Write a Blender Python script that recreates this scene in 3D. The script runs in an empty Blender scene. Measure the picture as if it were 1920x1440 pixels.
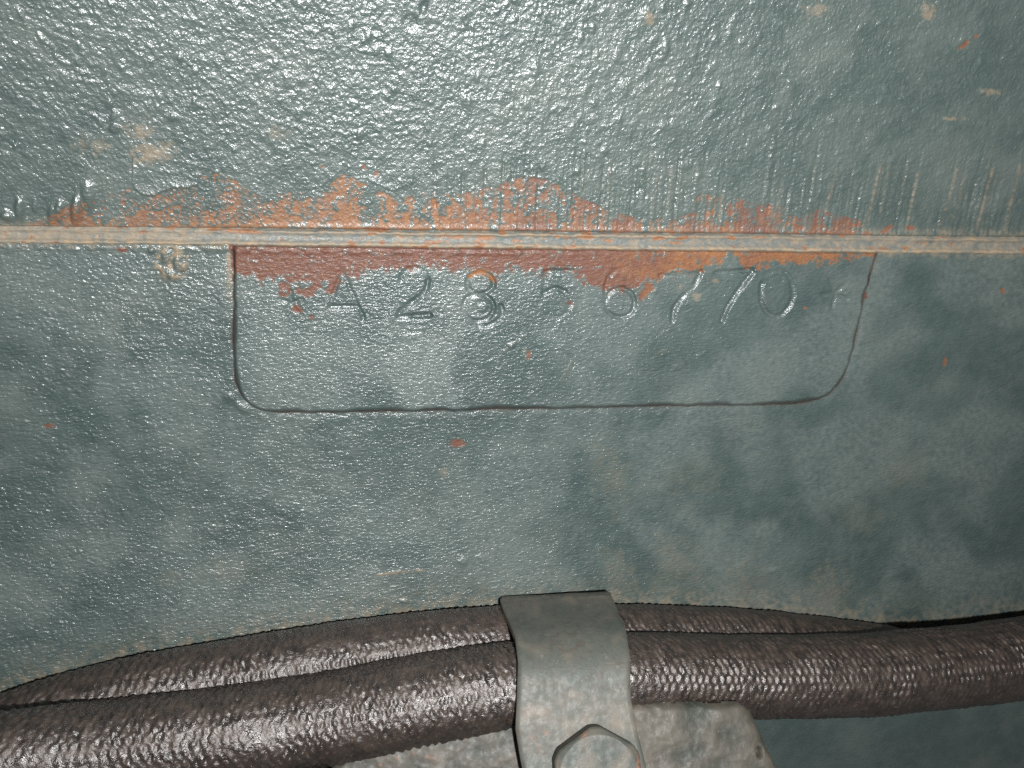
import bpy, math
import numpy as np
from mathutils import Matrix, Vector

# ------------------------------------------------------------------ camera, world, lamp, exposure (all lengths in mm, scene in m)
MM = 0.001
F = 1387.0            # focal length in photo pixels (1920 wide)
D = 115.0             # distance of the lens from the casting, mm
FOOT = (790.0, 265.0)  # photo pixel where the sight line meets the casting at a right angle


def unit(v):
    v = np.asarray(v, float)
    return v / np.linalg.norm(v)


def ray_c(px, py):
    px = np.asarray(px, float); py = np.asarray(py, float)
    return np.stack([(px - 960) / F, (720 - py) / F, -np.ones_like(px + py)], -1)


Yc = unit(ray_c(*FOOT))
m_ = np.cross(ray_c(0, 424.0), ray_c(1920, 445.0))
Xc = unit(np.cross(Yc, m_))
if Xc[0] < 0:
    Xc = -Xc
Zc = unit(np.cross(Xc, Yc))
R = np.stack([Xc, Yc, Zc])             # camera space -> world
CAM = np.array([0.0, -D, 0.0])


def P(px, py, h=0.0):
    """point on the sheet y=-h seen at photo pixel (px,py)"""
    d = ray_c(px, py) @ R.T
    t = (D - h) / d[..., 1]
    return CAM + d * t[..., None]


def P_plane(px, py, p0, n):
    d = ray_c(px, py) @ R.T
    t = ((p0 - CAM) @ n) / (d @ n)
    return CAM + d * t[..., None]


def proj(p):
    c = (np.asarray(p) - CAM) @ R
    return 960 + F * c[..., 0] / -c[..., 2], 720 - F * c[..., 1] / -c[..., 2]


sc = bpy.context.scene
cam = bpy.data.cameras.new("camera"); cam_o = bpy.data.objects.new("camera", cam)
sc.collection.objects.link(cam_o)
cam.sensor_width = 36; cam.lens = 36 * F / 1920
cam.clip_start = 0.005; cam.clip_end = 10
mw = Matrix([list(R[0]), list(R[1]), list(R[2])]).to_4x4()
mw.translation = Vector(CAM * MM)
cam_o.matrix_world = mw
sc.camera = cam_o

world = bpy.data.worlds.new("World"); sc.world = world
world.use_nodes = True
bg = world.node_tree.nodes["Background"]
bg.inputs[0].default_value = (1.0, 1.0, 0.98, 1)
bg.inputs[1].default_value = 0.10

FLASH_OFF = np.array([28.0, -9.0, 45.0])       # flash sits beside the lens
FLASH_W = 0.74
fl = bpy.data.lights.new("flash", 'AREA'); fl.shape = 'DISK'; fl.size = 0.008
fl.energy = FLASH_W; fl.color = (1.0, 0.995, 0.98)
fo = bpy.data.objects.new("flash", fl); sc.collection.objects.link(fo)
mf = Matrix([list(R[0]), list(R[1]), list(R[2])]).to_4x4()
mf.translation = Vector((CAM + R @ FLASH_OFF) * MM)
fo.matrix_world = mf

sc.view_settings.view_transform = 'Standard'; sc.view_settings.look = 'None'
sc.view_settings.exposure = 0.0; sc.view_settings.gamma = 1.0
sc.render.engine = 'CYCLES'
sc.cycles.max_bounces = 3; sc.cycles.diffuse_bounces = 2; sc.cycles.glossy_bounces = 2
sc.cycles.use_denoising = False

rng = np.random.default_rng(11)


# ------------------------------------------------------------------ noise helpers
def perlin(x, y, seed=0):
    x = np.asarray(x, np.float32); y = np.asarray(y, np.float32)
    g = np.random.default_rng(seed)
    perm = g.integers(0, 256, (257, 257)).astype(np.int32)[:256, :256]
    ang = g.uniform(0, 2 * np.pi, 256).astype(np.float32)
    gx, gy = np.cos(ang), np.sin(ang)
    xf = np.floor(x); yf = np.floor(y)
    xi = xf.astype(np.int32); yi = yf.astype(np.int32)
    fx = x - xf; fy = y - yf
    u = fx * fx * fx * (fx * (fx * 6 - 15) + 10); v = fy * fy * fy * (fy * (fy * 6 - 15) + 10)

    def gr(ix, iy, dx, dy):
        k = perm[ix & 255, iy & 255]
        return gx[k] * dx + gy[k] * dy
    a = gr(xi, yi, fx, fy); b = gr(xi + 1, yi, fx - 1, fy)
    c = gr(xi, yi + 1, fx, fy - 1); d = gr(xi + 1, yi + 1, fx - 1, fy - 1)
    return (a + (b - a) * u) + ((c + (d - c) * u) - (a + (b - a) * u)) * v


def fbm(x, y, seed, octs=4, gain=0.5):
    s = 0; a = 1.0
    for i in range(octs):
        s = s + a * perlin(x * 2 ** i, y * 2 ** i, seed + i * 7)
        a *= gain
    return s


def sstep(a, b, x):
    t = np.clip((x - a) / (b - a), 0, 1)
    return t * t * (3 - 2 * t)


def seg_dist(px, py, pts):
    best = np.full(px.shape, 1e9, np.float32)
    for (x0, y0), (x1, y1) in zip(pts[:-1], pts[1:]):
        dx, dy = x1 - x0, y1 - y0
        L = dx * dx + dy * dy + 1e-9
        t = np.clip(((px - x0) * dx + (py - y0) * dy) / L, 0, 1)
        best = np.minimum(best, np.hypot(px - x0 - t * dx, py - y0 - t * dy))
    return best


def poly_sd(px, py, pts):
    """signed distance, positive inside"""
    pts = list(pts)
    d = seg_dist(px, py, pts + pts[:1])
    ins = np.zeros(px.shape, bool)
    for (x0, y0), (x1, y1) in zip(pts, pts[1:] + pts[:1]):
        c = ((y0 > py) != (y1 > py)) & (px < (x1 - x0) * (py - y0) / (y1 - y0 + 1e-9) + x0)
        ins ^= c
    return np.where(ins, d, -d)


def smooth_curve(pts, n=12, closed=False):
    """Catmull-Rom through the points"""
    p = np.asarray(pts, float)
    q = np.vstack([2 * p[0] - p[1], p, 2 * p[-1] - p[-2]]) if not closed else np.vstack([p[-1], p, p[:2]])
    out = []
    for i in range(1, len(q) - 2):
        t = np.linspace(0, 1, n, endpoint=False)[:, None]
        a, b, c, d = q[i - 1], q[i], q[i + 1], q[i + 2]
        out.append(0.5 * ((2 * b) + (-a + c) * t + (2 * a - 5 * b + 4 * c - d) * t ** 2 + (-a + 3 * b - 3 * c + d) * t ** 3))
    out.append(p[-1:] if not closed else p[:1])
    return np.vstack(out)


def ellipse(cx, cy, rx, ry, a0=0, a1=360, n=20, rot=0):
    a = np.radians(np.linspace(a0, a1, n)); r = math.radians(rot)
    x = rx * np.cos(a); y = ry * np.sin(a)
    return [(cx + u * math.cos(r) - v * math.sin(r), cy + u * math.sin(r) + v * math.cos(r)) for u, v in zip(x, y)]


# ------------------------------------------------------------------ mesh helpers
def raw_mesh(name, verts_mm, quads, attrs=None, normals=None, tris=None, origin=(0, 0, 0)):
    me = bpy.data.meshes.new(name)
    v = (np.asarray(verts_mm, np.float64) - np.asarray(origin)) * MM
    q = np.asarray(quads, np.int32).reshape(-1, 4)
    t = np.zeros((0, 3), np.int32) if tris is None else np.asarray(tris, np.int32).reshape(-1, 3)
    me.vertices.add(len(v)); me.vertices.foreach_set("co", v.astype(np.float32).ravel())
    nl = q.size + t.size
    me.loops.add(nl); me.loops.foreach_set("vertex_index", np.concatenate([q.ravel(), t.ravel()]))
    me.polygons.add(len(q) + len(t))
    starts = np.concatenate([np.arange(len(q)) * 4, q.size + np.arange(len(t)) * 3]).astype(np.int32)
    me.polygons.foreach_set("loop_start", starts)
    me.polygons.foreach_set("use_smooth", np.ones(len(q) + len(t), bool))
    me.update(calc_edges=True)
    for k, a in (attrs or {}).items():
        at = me.attributes.new(k, 'FLOAT', 'POINT'); at.data.foreach_set("value", np.asarray(a, np.float32))
    if normals is not None:
        me.normals_split_custom_set_from_vertices(np.asarray(normals, np.float32).tolist())
    return me


def obj(name, me, mat, parent=None, label=None, category=None, kind=None, origin=None, group=None):
    o = bpy.data.objects.new(name, me); sc.collection.objects.link(o)
    if me is not None and mat is not None:
        me.materials.append(mat)
    if parent is not None:
        o.parent = parent
    elif origin is not None:
        o.location = Vector(np.asarray(origin) * MM)
    for k, v in (("label", label), ("category", category), ("kind", kind), ("group", group)):
        if v:
            o[k] = v
    return o


def grid_normals(V):
    du = np.gradient(V, axis=1); dv = np.gradient(V, axis=0)
    n = np.cross(du, dv)
    n /= np.linalg.norm(n, axis=-1, keepdims=True) + 1e-12
    return n


def patch(name, V, fmask, attrs, skirt=None, normals=None, origin=(0, 0, 0)):
    """mesh from the masked cells of a vertex grid V[row,col,3]; skirt = vector that closes the rim backwards"""
    nr, nc = V.shape[:2]
    idx = np.arange(nr * nc).reshape(nr, nc)
    q = np.stack([idx[:-1, :-1], idx[1:, :-1], idx[1:, 1:], idx[:-1, 1:]], -1)[fmask]
    used = np.unique(q)
    rem = np.full(nr * nc, -1, np.int64); rem[used] = np.arange(len(used))
    q = rem[q]
    verts = V.reshape(-1, 3)[used]
    at = {k: a.ravel()[used] for k, a in attrs.items()}
    nm = None if normals is None else normals.reshape(-1, 3)[used]
    if skirt is not None:
        e = np.concatenate([q[:, [0, 1]], q[:, [1, 2]], q[:, [2, 3]], q[:, [3, 0]]])
        key = np.sort(e, 1)
        code = key[:, 0] * (len(used) + 1) + key[:, 1]
        _, first, cnt = np.unique(code, return_index=True, return_counts=True)
        b = e[first[cnt == 1]]
        bv = np.unique(b)
        m2 = np.full(len(used), -1, np.int64)
        n0 = len(verts)
        m2[bv] = np.arange(len(bv))
        top = n0 + m2; bot = n0 + len(bv) + m2
        verts = np.vstack([verts, verts[bv], verts[bv] + np.asarray(skirt)])
        for k in at:
            at[k] = np.concatenate([at[k], at[k][bv], at[k][bv]])
        if nm is not None:
            nm = np.vstack([nm, np.zeros((2 * len(bv), 3))])
        q = np.vstack([q, np.stack([top[b[:, 1]], top[b[:, 0]], bot[b[:, 0]], bot[b[:, 1]]], -1)])
    return raw_mesh(name, verts, q, at, nm, origin=origin)


# ------------------------------------------------------------------ materials
class NT:
    def __init__(self, name):
        self.m = bpy.data.materials.new(name); self.m.use_nodes = True
        self.t = self.m.node_tree; self.t.nodes.clear()
        self.out = self.n('ShaderNodeOutputMaterial'); self.b = self.n('ShaderNodeBsdfPrincipled')
        self.l(self.b.outputs[0], self.out.inputs[0])
        tc = self.n('ShaderNodeTexCoord'); mp = self.n('ShaderNodeMapping')
        mp.inputs['Scale'].default_value = (1000, 1000, 1000)
        self.l(tc.outputs['Object'], mp.inputs[0]); self.co = mp.outputs[0]

    def n(self, t, **kw):
        x = self.t.nodes.new(t)
        for k, v in kw.items():
            setattr(x, k, v)
        return x

    def l(self, a, b):
        self.t.links.new(a, b)

    def noise(self, scale, detail=3, rough=0.55, stretch=None):
        x = self.n('ShaderNodeTexNoise'); x.inputs['Scale'].default_value = scale
        x.inputs['Detail'].default_value = detail; x.inputs['Roughness'].default_value = rough
        co = self.co
        if stretch:
            mp = self.n('ShaderNodeMapping'); mp.inputs['Scale'].default_value = stretch
            self.l(co, mp.inputs[0]); co = mp.outputs[0]
        self.l(co, x.inputs['Vector'])
        return x.outputs[0]

    def attr(self, name):
        x = self.n('ShaderNodeAttribute'); x.attribute_name = name
        return x.outputs['Fac']

    def rng(self, v, a, b, c=0.0, d=1.0):
        x = self.n('ShaderNodeMapRange'); x.interpolation_type = 'SMOOTHSTEP'
        for i, k in enumerate((a, b, c, d)):
            x.inputs[i + 1].default_value = k
        self.l(v, x.inputs[0])
        return x.outputs[0]

    def math(self, op, a, b):
        x = self.n('ShaderNodeMath', operation=op)
        for i, k in enumerate((a, b)):
            if isinstance(k, (int, float)):
                x.inputs[i].default_value = k
            else:
                self.l(k, x.inputs[i])
        return x.outputs[0]

    def mix(self, f, a, b):
        x = self.n('ShaderNodeMix', data_type='RGBA')
        if isinstance(f, (int, float)):
            x.inputs[0].default_value = f
        else:
            self.l(f, x.inputs[0])
        for i, k in ((6, a), (7, b)):
            if isinstance(k, tuple):
                x.inputs[i].default_value = (*k, 1)
            else:
                self.l(k, x.inputs[i])
        return x.outputs[2]

    def mixf(self, f, a, b):
        x = self.n('ShaderNodeMix', data_type='FLOAT')
        self.l(f, x.inputs[0])
        for i, k in ((2, a), (3, b)):
            if isinstance(k, (int, float)):
                x.inputs[i].default_value = k
            else:
                self.l(k, x.inputs[i])
        return x.outputs[0]

    def bump(self, h, dist_mm, strength=1.0, prev=None):
        x = self.n('ShaderNodeBump'); x.inputs['Strength'].default_value = strength
        x.inputs['Distance'].default_value = dist_mm * MM
        self.l(h, x.inputs['Height'])
        if prev is not None:
            self.l(prev, x.inputs['Normal'])
        return x.outputs[0]


def casting_material(name, dark, light, grey, rough=(0.30, 0.46), fine=0.010, grain=(0.55, 1, 1.15), coat=0.8, spec=0.85):
    """weathered green paint over rusty iron: rust, tone and dust are stains with shapes of their own; rust and tone also carry the painted pad edge shade"""
    k = NT(name)
    base = k.mix(k.rng(k.noise(0.10, 8, 0.72), 0.36, 0.64), dark, light)
    base = k.mix(k.math('MULTIPLY', k.rng(k.noise(0.07, 9, 0.75), 0.47, 0.62), 0.55), base, grey)
    base = k.mix(k.math('MULTIPLY', k.rng(k.noise(1.3, 5, 0.75), 0.50, 0.70), 0.45), base, grey)
    base = k.mix(k.math('MULTIPLY', k.rng(k.noise(2.6, 4, 0.7), 0.52, 0.72), 0.45), base, dark)
    base = k.mix(k.attr('film'), base, (0.135, 0.158, 0.150))
    dust = k.attr('dust')
    dcol = k.mix(k.rng(k.noise(0.9, 4, 0.65), 0.35, 0.65), (0.265, 0.18, 0.10), (0.18, 0.155, 0.115))
    base = k.mix(dust, base, dcol)
    tone = k.math('ADD', k.attr('tone'), k.math('MULTIPLY', k.math('SUBTRACT', k.noise(1.3, 5, 0.7), 0.5), 0.9))
    rc = k.mix(k.rng(tone, 0.1, 0.9), (0.200, 0.085, 0.030), (0.108, 0.045, 0.029))
    rc = k.mix(k.rng(k.noise(2.2, 6, 0.75), 0.50, 0.66, 0, 0.75), rc, (0.070, 0.036, 0.031))
    rc = k.mix(k.rng(k.noise(1.0, 7, 0.8), 0.53, 0.64, 0, 0.65), rc, (0.085, 0.050, 0.042))
    rc = k.mix(k.rng(k.noise(1.7, 6, 0.75), 0.55, 0.68, 0, 0.6), rc, (0.20, 0.108, 0.056))
    rc = k.mix(k.rng(k.attr('tone'), 1.2, 1.5), rc, (0.045, 0.030, 0.025))  # darkest tone: pad edge dirt with painted shade
    rust = k.attr('rust')
    col = k.mix(rust, base, rc)
    k.l(col, k.b.inputs['Base Color'])
    r0 = k.rng(k.noise(0.5, 4, 0.6), 0.3, 0.7, rough[0], rough[1])
    r1 = k.mixf(rust, r0, 0.62)
    r2 = k.mixf(dust, r1, 0.75)
    k.l(r2, k.b.inputs['Roughness'])
    k.b.inputs['Specular IOR Level'].default_value = spec
    k.l(k.mixf(k.math('MAXIMUM', dust, k.math('MULTIPLY', rust, 0.8)), coat, 0.0), k.b.inputs['Coat Weight']); k.b.inputs['Coat Roughness'].default_value = 0.19
    n1 = k.bump(k.noise(2.1, 2, 0.5, grain), fine * 13)
    n2 = k.bump(k.noise(4.8, 2, 0.6, grain), fine * 6, prev=n1)
    k.l(n2, k.b.inputs['Coat Normal'])
    k.l(n2, k.b.inputs['Normal'])
    return k.m


mat_paint = casting_material("green_paint_on_iron", (0.036, 0.057, 0.055), (0.053, 0.077, 0.073), (0.077, 0.095, 0.089), (0.40, 0.54), 0.013, coat=0.9, spec=0.45)
mat_upper = casting_material("green_paint_on_coarse_iron", (0.045, 0.067, 0.063), (0.065, 0.089, 0.083), (0.094, 0.112, 0.104), (0.36, 0.50), 0.0100, (1, 1, 1))
mat_gasket = casting_material("dusty_gasket", (0.060, 0.078, 0.074), (0.090, 0.100, 0.094), (0.130, 0.125, 0.108), (0.55, 0.75), coat=0.12)


def hose_material():
    k = NT("grimy_braided_rubber")
    c = k.mix(k.rng(k.noise(0.35, 5, 0.65), 0.35, 0.68), (0.012, 0.010, 0.0092), (0.029, 0.0235, 0.021))
    c = k.mix(k.rng(k.noise(2.2, 4, 0.7), 0.54, 0.74, 0, 0.65), c, (0.13, 0.072, 0.042))
    dust = k.attr('dust')
    c = k.mix(dust, c, (0.050, 0.033, 0.025))
    c = k.mix(k.attr('rust'), c, (0.36, 0.15, 0.06))
    k.l(c, k.b.inputs['Base Color'])
    k.l(k.mixf(dust, k.rng(k.noise(0.8, 4, 0.6), 0.3, 0.7, 0.21, 0.38), 0.6), k.b.inputs['Roughness'])
    k.b.inputs['Specular IOR Level'].default_value = 0.5
    k.l(k.attr('wet'), k.b.inputs['Coat Weight']); k.b.inputs['Coat Roughness'].default_value = 0.12
    k.b.inputs['Specular IOR Level'].default_value = 1.0
    k.b.inputs['Specular Tint'].default_value = (1.0, 0.965, 0.95, 1)
    n1 = k.bump(k.noise(2.3, 3, 0.6), 0.15)
    n2 = k.bump(k.noise(6.0, 3, 0.6), 0.035, prev=n1)
    k.l(n2, k.b.inputs['Normal'])
    return k.m


def dusty_metal(name, paint, dusty, brown, fine=0.012):
    k = NT(name)
    c = k.mix(k.rng(k.noise(0.16, 8, 0.75), 0.34, 0.68), paint, dusty)
    c = k.mix(k.rng(k.noise(0.30, 8, 0.78), 0.50, 0.72, 0, 0.5), c, brown)
    c = k.mix(k.rng(k.noise(3.4, 5, 0.75), 0.56, 0.70, 0, 0.5), c, (0.06, 0.05, 0.042))
    c = k.mix(k.rng(k.noise(0.55, 7, 0.8), 0.52, 0.62, 0, 0.6), c, (0.052, 0.053, 0.046))
    c = k.mix(k.rng(k.noise(0.8, 7, 0.8), 0.58, 0.68, 0, 0.6), c, (0.185, 0.175, 0.155))
    # hairline cracks in the paint
    v = k.n('ShaderNodeTexVoronoi', feature='DISTANCE_TO_EDGE'); v.inputs['Scale'].default_value = 0.11
    w = k.n('ShaderNodeMapping')
    nz = k.n('ShaderNodeTexNoise'); nz.inputs['Scale'].default_value = 0.5; nz.inputs['Detail'].default_value = 6
    k.l(k.co, nz.inputs['Vector'])
    vm = k.n('ShaderNodeVectorMath', operation='MULTIPLY_ADD'); vm.inputs[1].default_value = (5, 5, 5)
    k.l(nz.outputs[1], vm.inputs[0]); k.l(k.co, vm.inputs[2])
    k.l(vm.outputs[0], v.inputs['Vector'])
    crack = k.rng(v.outputs[0], 0.004, 0.026, 1, 0)
    crack = k.math('MULTIPLY', crack, k.rng(k.noise(0.22, 2), 0.45, 0.6))
    c = k.mix(k.math('MULTIPLY', crack, 0.85), c, (0.07, 0.06, 0.05))
    c = k.mix(k.attr('dust'), c, (0.165, 0.135, 0.108))
    c = k.mix(k.math('MULTIPLY', k.attr('rust'), k.rng(k.noise(2.5, 5, 0.7), 0.38, 0.56)), c, (0.24, 0.10, 0.058))
    k.l(c, k.b.inputs['Base Color'])
    k.l(k.rng(k.noise(0.9, 4), 0.3, 0.7, 0.46, 0.64), k.b.inputs['Roughness'])
    k.b.inputs['Specular IOR Level'].default_value = 0.4
    n1 = k.bump(k.noise(1.6, 4, 0.6), 0.06)
    n2 = k.bump(k.noise(5.5, 3, 0.6), fine * 1.6, prev=n1)
    k.l(n2, k.b.inputs['Normal'])
    return k.m


mat_hose = hose_material()
mat_clamp = dusty_metal("dusty_green_clamp_paint", (0.056, 0.066, 0.057), (0.085, 0.086, 0.074), (0.066, 0.054, 0.040))
mat_bolt = dusty_metal("green_bolt_paint", (0.042, 0.051, 0.044), (0.055, 0.062, 0.053), (0.048, 0.042, 0.032))
mat_lug = dusty_metal("dusty_lug_paint", (0.026, 0.030, 0.024), (0.041, 0.040, 0.031), (0.028, 0.022, 0.014))

# ------------------------------------------------------------------ the casting: one relief, cut into housings, gasket, pad and stamped marks
SH = 21.0 / 1920.0                                       # the joint runs slightly downhill in the photo
cols = np.concatenate([np.arange(-720, -20, 20), np.arange(-20, 1944, 2), np.arange(1944, 2700, 18)]).astype(np.float32)
rows = np.concatenate([np.arange(-664, -24, 16), np.arange(-24, 1200, 2), np.arange(1200, 1450, 3), np.arange(1450, 2000, 18)]).astype(np.float32)
PX, VV = np.meshgrid(cols, rows)
PY = VV + SH * PX
wav = 1.5 * perlin(PX / 150, VV * 0 + 3.3, 201) + 1.6 * perlin(PX / 42, VV / 60, 202) + 0.9 * perlin(PX / 15, VV / 25, 203)
PY = PY + wav * np.exp(-((VV - 440) / 28) ** 2)
T0, B0 = 424.0, 455.0                                    # rows of the joint's two edges
above = np.maximum(0, T0 - VV)
below = np.maximum(0, VV - B0)
_b = np.arange(0, 1400.0)
_low = np.cumsum(-0.0150 + 0.0200 * sstep(320, 660, _b))   # below the joint the skin leans back, then flares out again over the hoses
low_h = lambda b: np.interp(b, _b, _low)
H0 = 0.0230 * above + low_h(below)
BASE = P(PX, PY, 0.0)
XW = BASE[..., 0]
wall = lambda x: -0.12 * np.clip(x, -90, 130) + 0.0005 * np.clip(x, -90, 0) ** 2          # the casting turns away to the right
H0 = H0 + wall(XW)
BASE = P(PX, PY, H0)
U = BASE[..., 0].astype(np.float32); W = BASE[..., 2].astype(np.float32)

n6 = perlin(PX / 9, PY / 9, 1); n14 = perlin(PX / 20, PY / 20, 2); n40 = perlin(PX / 60, PY / 60, 3); n120 = perlin(PX / 170, PY / 170, 4)
n3 = perlin(PX / 5.0, PY / 5.0, 61)
LEAN = np.clip((PX - 800) / 4400.0, -0.05, 0.3)          # lines running up the housing fan out slightly
SX = PX + LEAN * (VV - T0)
st1 = perlin(SX / 7.0, VV / 120, 5); st2 = perlin(SX / 16.0, VV / 70, 6); st0 = perlin(SX / 4.5, VV / 200, 62)

up = (VV < T0); low = (VV > B0); mid = ~up & ~low

# ---- rust above the joint
env_u = np.interp(PX, [-300, 0, 40, 80, 130, 200, 260, 330, 390, 430, 480, 530, 600, 640, 690, 740, 800, 860, 940, 985, 1030, 1080, 1140, 1200, 1260, 1295, 1312, 1350, 1375, 1400, 1460, 1500, 1530, 1580, 1620, 1650, 2300],
                  [424, 424, 422, 412, 385, 365, 350, 335, 318, 330, 365, 355, 368, 325, 345, 372, 362, 365, 345, 330, 338, 365, 395, 410, 412, 400, 360, 372, 365, 380, 385, 412, 392, 405, 415, 470, 470])
e = np.clip((PY - env_u) / np.maximum(6, (T0 + SH * PX) - env_u), -1, 1)
left_mess = sstep(760, 380, PX)
nu = 0.95 * n14 + 0.7 * n6 + 0.6 * n3 + 0.9 * n40 + (1 - left_mess) * (0.7 * st1 + 0.7 * st2)
rust_u = sstep(0.34, 0.68, 0.43 + 0.42 * e + 0.85 * nu - 0.19 * left_mess + left_mess * (0.5 * n3 - 0.3 * n14)) * (e > 0) * up
rust_u *= 1 - 0.75 * sstep(0.1, 0.4, perlin(SX / 34, PY / 400, 8)) * (1 - sstep(0.6, 0.95, e))
# ---- rust below the joint, on the pad
env_l = np.interp(PX, [-300, 425, 437, 445, 480, 520, 560, 600, 640, 720, 800, 880, 930, 960, 1000, 1050, 1100, 1130, 1160, 1210, 1240, 1300, 1345, 1362, 1372, 1390, 1430, 1480, 1500, 1550, 1575, 1600, 1640, 1655, 2300],
                  [430, 430, 560, 535, 525, 548, 560, 548, 528, 505, 502, 512, 520, 502, 516, 505, 530, 548, 545, 530, 520, 508, 496, 474, 482, 506, 500, 492, 496, 494, 478, 484, 480, 430, 430])
el = (env_l - PY) / 60.0
lm = sstep(700, 520, PX)
rust_l = sstep(-0.02, 0.14, el + 0.28 * n14 + 0.26 * n6 + 0.24 * n3 + 0.14 * n40 - lm * (0.10 + 0.55 * sstep(495, 520, PY) * (0.35 - 1.2 * n14))) * low
rust_m = sstep(0.28, 0.42, perlin(PX / 34, PY / 10, 9) + 0.5 * n6 - 0.1 + 0.35 * sstep(500, 700, PX) * sstep(1500, 1250, PX) * 0.5) * mid
# ---- single chips of paint
rust_s = np.zeros_like(PX)
for (x, y, rx, ry, rot) in [(858, 831, 13, 8, 0), (1808, 84, 13, 4, -38), (1830, 68, 6, 3, -40), (1772, 678, 4, 7, 10), (1880, 546, 4, 6, 0), (558, 576, 10, 8, 20),
                            (581, 546, 10, 8, 0), (586, 592, 5, 4, 0), (535, 533, 12, 7, 20), (622, 538, 9, 12, 30), (611, 516, 16, 7, -15), 
                            (1204, 548, 7, 14, 30), (1214, 536, 10, 9, 0), (605, 312, 4, 3, 0), (682, 312, 4, 5, 0), (92, 798, 9, 4, 0), (990, 662, 3, 8, 10),
                            (230, 468, 10, 5, 0), (1663, 430, 13, 5, -30), (703, 430, 26, 4, 4), (455, 434, 34, 4, 3), (400, 430, 14, 3, 0), (1100, 445, 16, 4, 0), (910, 446, 16, 5, 0), (860, 445, 12, 4, 0), (1235, 447, 12, 4, 0), (1707, 427, 8, 5, 0), (1627, 520, 5, 17, 12), (1623, 555, 4, 6, 0), (706, 325, 4, 6, 20), (1067, 566, 5, 4, 0), (1505, 575, 4, 3, 0)]:
    if True:
        c, s = math.cos(math.radians(rot)), math.sin(math.radians(rot))
        dx, dy = PX - x, PY - y
        q = np.hypot((dx * c + dy * s) / rx, (-dx * s + dy * c) / ry)
        rust_s = np.maximum(rust_s, sstep(1.25, 0.75, q + 0.45 * n6 + 0.35 * n3))
rust = np.clip(rust_u * 0.95 + rust_l + rust_m + rust_s, 0, 1)
rust *= 1 - 0.75 * sstep(0.30, 0.46, perlin(PX / 16, PY / 13, 64) + 0.5 * n3 + 0.3 * n40) * (rust_s < 0.3)

# tone 0 orange .. 1 maroon
tone = np.interp(PX, [0, 300, 500, 800, 900, 1020, 1100, 1250, 1400, 1650], [0.25, 0.25, 0.05, 0.15, 0.35, 0.62, 0.45, 0.45, 0.62, 0.6]) + 0.5 * n40 + 0.4 * n14 * left_mess
tone = tone * up + low * (np.interp(PX, [430, 700, 1100, 1220, 1330, 1420, 1650], [0.95, 0.95, 0.9, 0.55, 0.3, 0.4, 0.35]) + 0.3 * n40 + 0.25 * n14) + mid * 0.12
tone = np.where((rust_s > 0.3) & ~mid, np.maximum(tone, 0.55), tone)
for (x, y) in [(858, 831), (1627, 520), (1623, 555)]:
    tone = np.where(np.hypot(PX - x, PY - y) < 22, 1.15, tone)

# ---- dust: joint edges, splash, run marks, patches
dust = np.zeros_like(PX)
wob = 2.2 * perlin(PX / 40, PY * 0, 12) + 1.6 * perlin(PX / 11, PY * 0, 13)
xq = lambda a, b: sstep(a, b, PX)
e1 = np.exp(-((VV - (T0 + 5.5) - wob) / 3.4) ** 2) * (0.55 + 0.45 * xq(420, 620) - 0.35 * sstep(1280, 1420, PX) + 0.5 * xq(1690, 1740)) * sstep(-0.45, 0.05, perlin(PX / 70, VV * 0, 14) + 0.2 * n6 + 0.22)
e2 = np.exp(-((VV - (B0 - 3.5) - 0.8 * wob) / 4.2) ** 2) * sstep(-0.55, -0.1, perlin(PX / 90, VV * 0, 15) + 0.3 * n6 + 0.15)
band = mid * (0.35 + 0.6 * n14 + 0.6 * n6 + 0.5 * sstep(560, 200, PX) + 0.2 * sstep(1450, 1700, PX))
dust = np.maximum.reduce([e1 * np.clip(0.75 + 0.8 * n14, 0, 1), e2 * np.clip(0.8 + 0.7 * n14 + 0.5 * n6, 0, 1), np.clip(band - 0.22, 0, 0.6)])
dust = np.maximum(dust, np.exp(-((VV - T0) / 14) ** 2) * up * np.clip(0.35 + 0.8 * n14 + 0.7 * n6, 0, 1) * 0.7)
dust = np.maximum(dust, np.exp(-((VV - B0) / 9) ** 2) * low * np.clip(0.3 + 0.9 * n14 + 0.8 * n6, 0, 1) * 0.6)
for (x, y, rx, ry, a) in [(262, 245, 24, 18, .5), (290, 285, 40, 22, .55), (175, 272, 34, 16, .38), (520, 250, 30, 14, .2), (1535, 20, 22, 14, .35), (1740, 20, 14, 16, .4), (1865, 172, 22, 7, .5),
                          (1790, 222, 20, 4, .6), (1145, 890, 38, 60, .20), (1270, 1060, 46, 52, .22), (1400, 1110, 40, 60, .26), (1555, 1110, 36, 50, .30), (1160, 1070, 30, 50, .22), (1695, 885, 40, 40, .14),
                          (325, 1080, 30, 16, .18), (430, 1075, 60, 26, .16), (1620, 970, 60, 30, .14), (1300, 900, 60, 40, .1), (1215, 35, 10, 12, .5), (985, 660, 6, 10, .4), (1303, 553, 8, 7, .55), (1338, 524, 6, 6, .45), (1272, 536, 5, 6, .35), (832, 886, 12, 8, .4)]:
    q = np.hypot((PX - x) / rx, (PY - y) / ry)
    dust = np.maximum(dust, a * (0.6 if y > 600 else 1) * sstep(1.3, 0.2, q + 0.6 * n40 + 0.9 * n14 + 0.9 * n6 + 0.6 * n3))
# dust settled on the ledge the hoses make
hose_top = np.interp(PX, [-300, 0, 139, 278, 417, 600, 800, 905, 1165, 1450, 1633, 1720, 1920, 2300], [1380, 1301, 1257, 1223, 1201, 1170, 1145, 1137, 1128, 1143, 1165, 1177, 1155, 1100])
dust = np.maximum(dust, np.clip(np.exp(-np.abs(hose_top - PY - 4) / 24) * (0.24 + 0.5 * n14 + 0.4 * n6), 0, 0.4))

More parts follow.
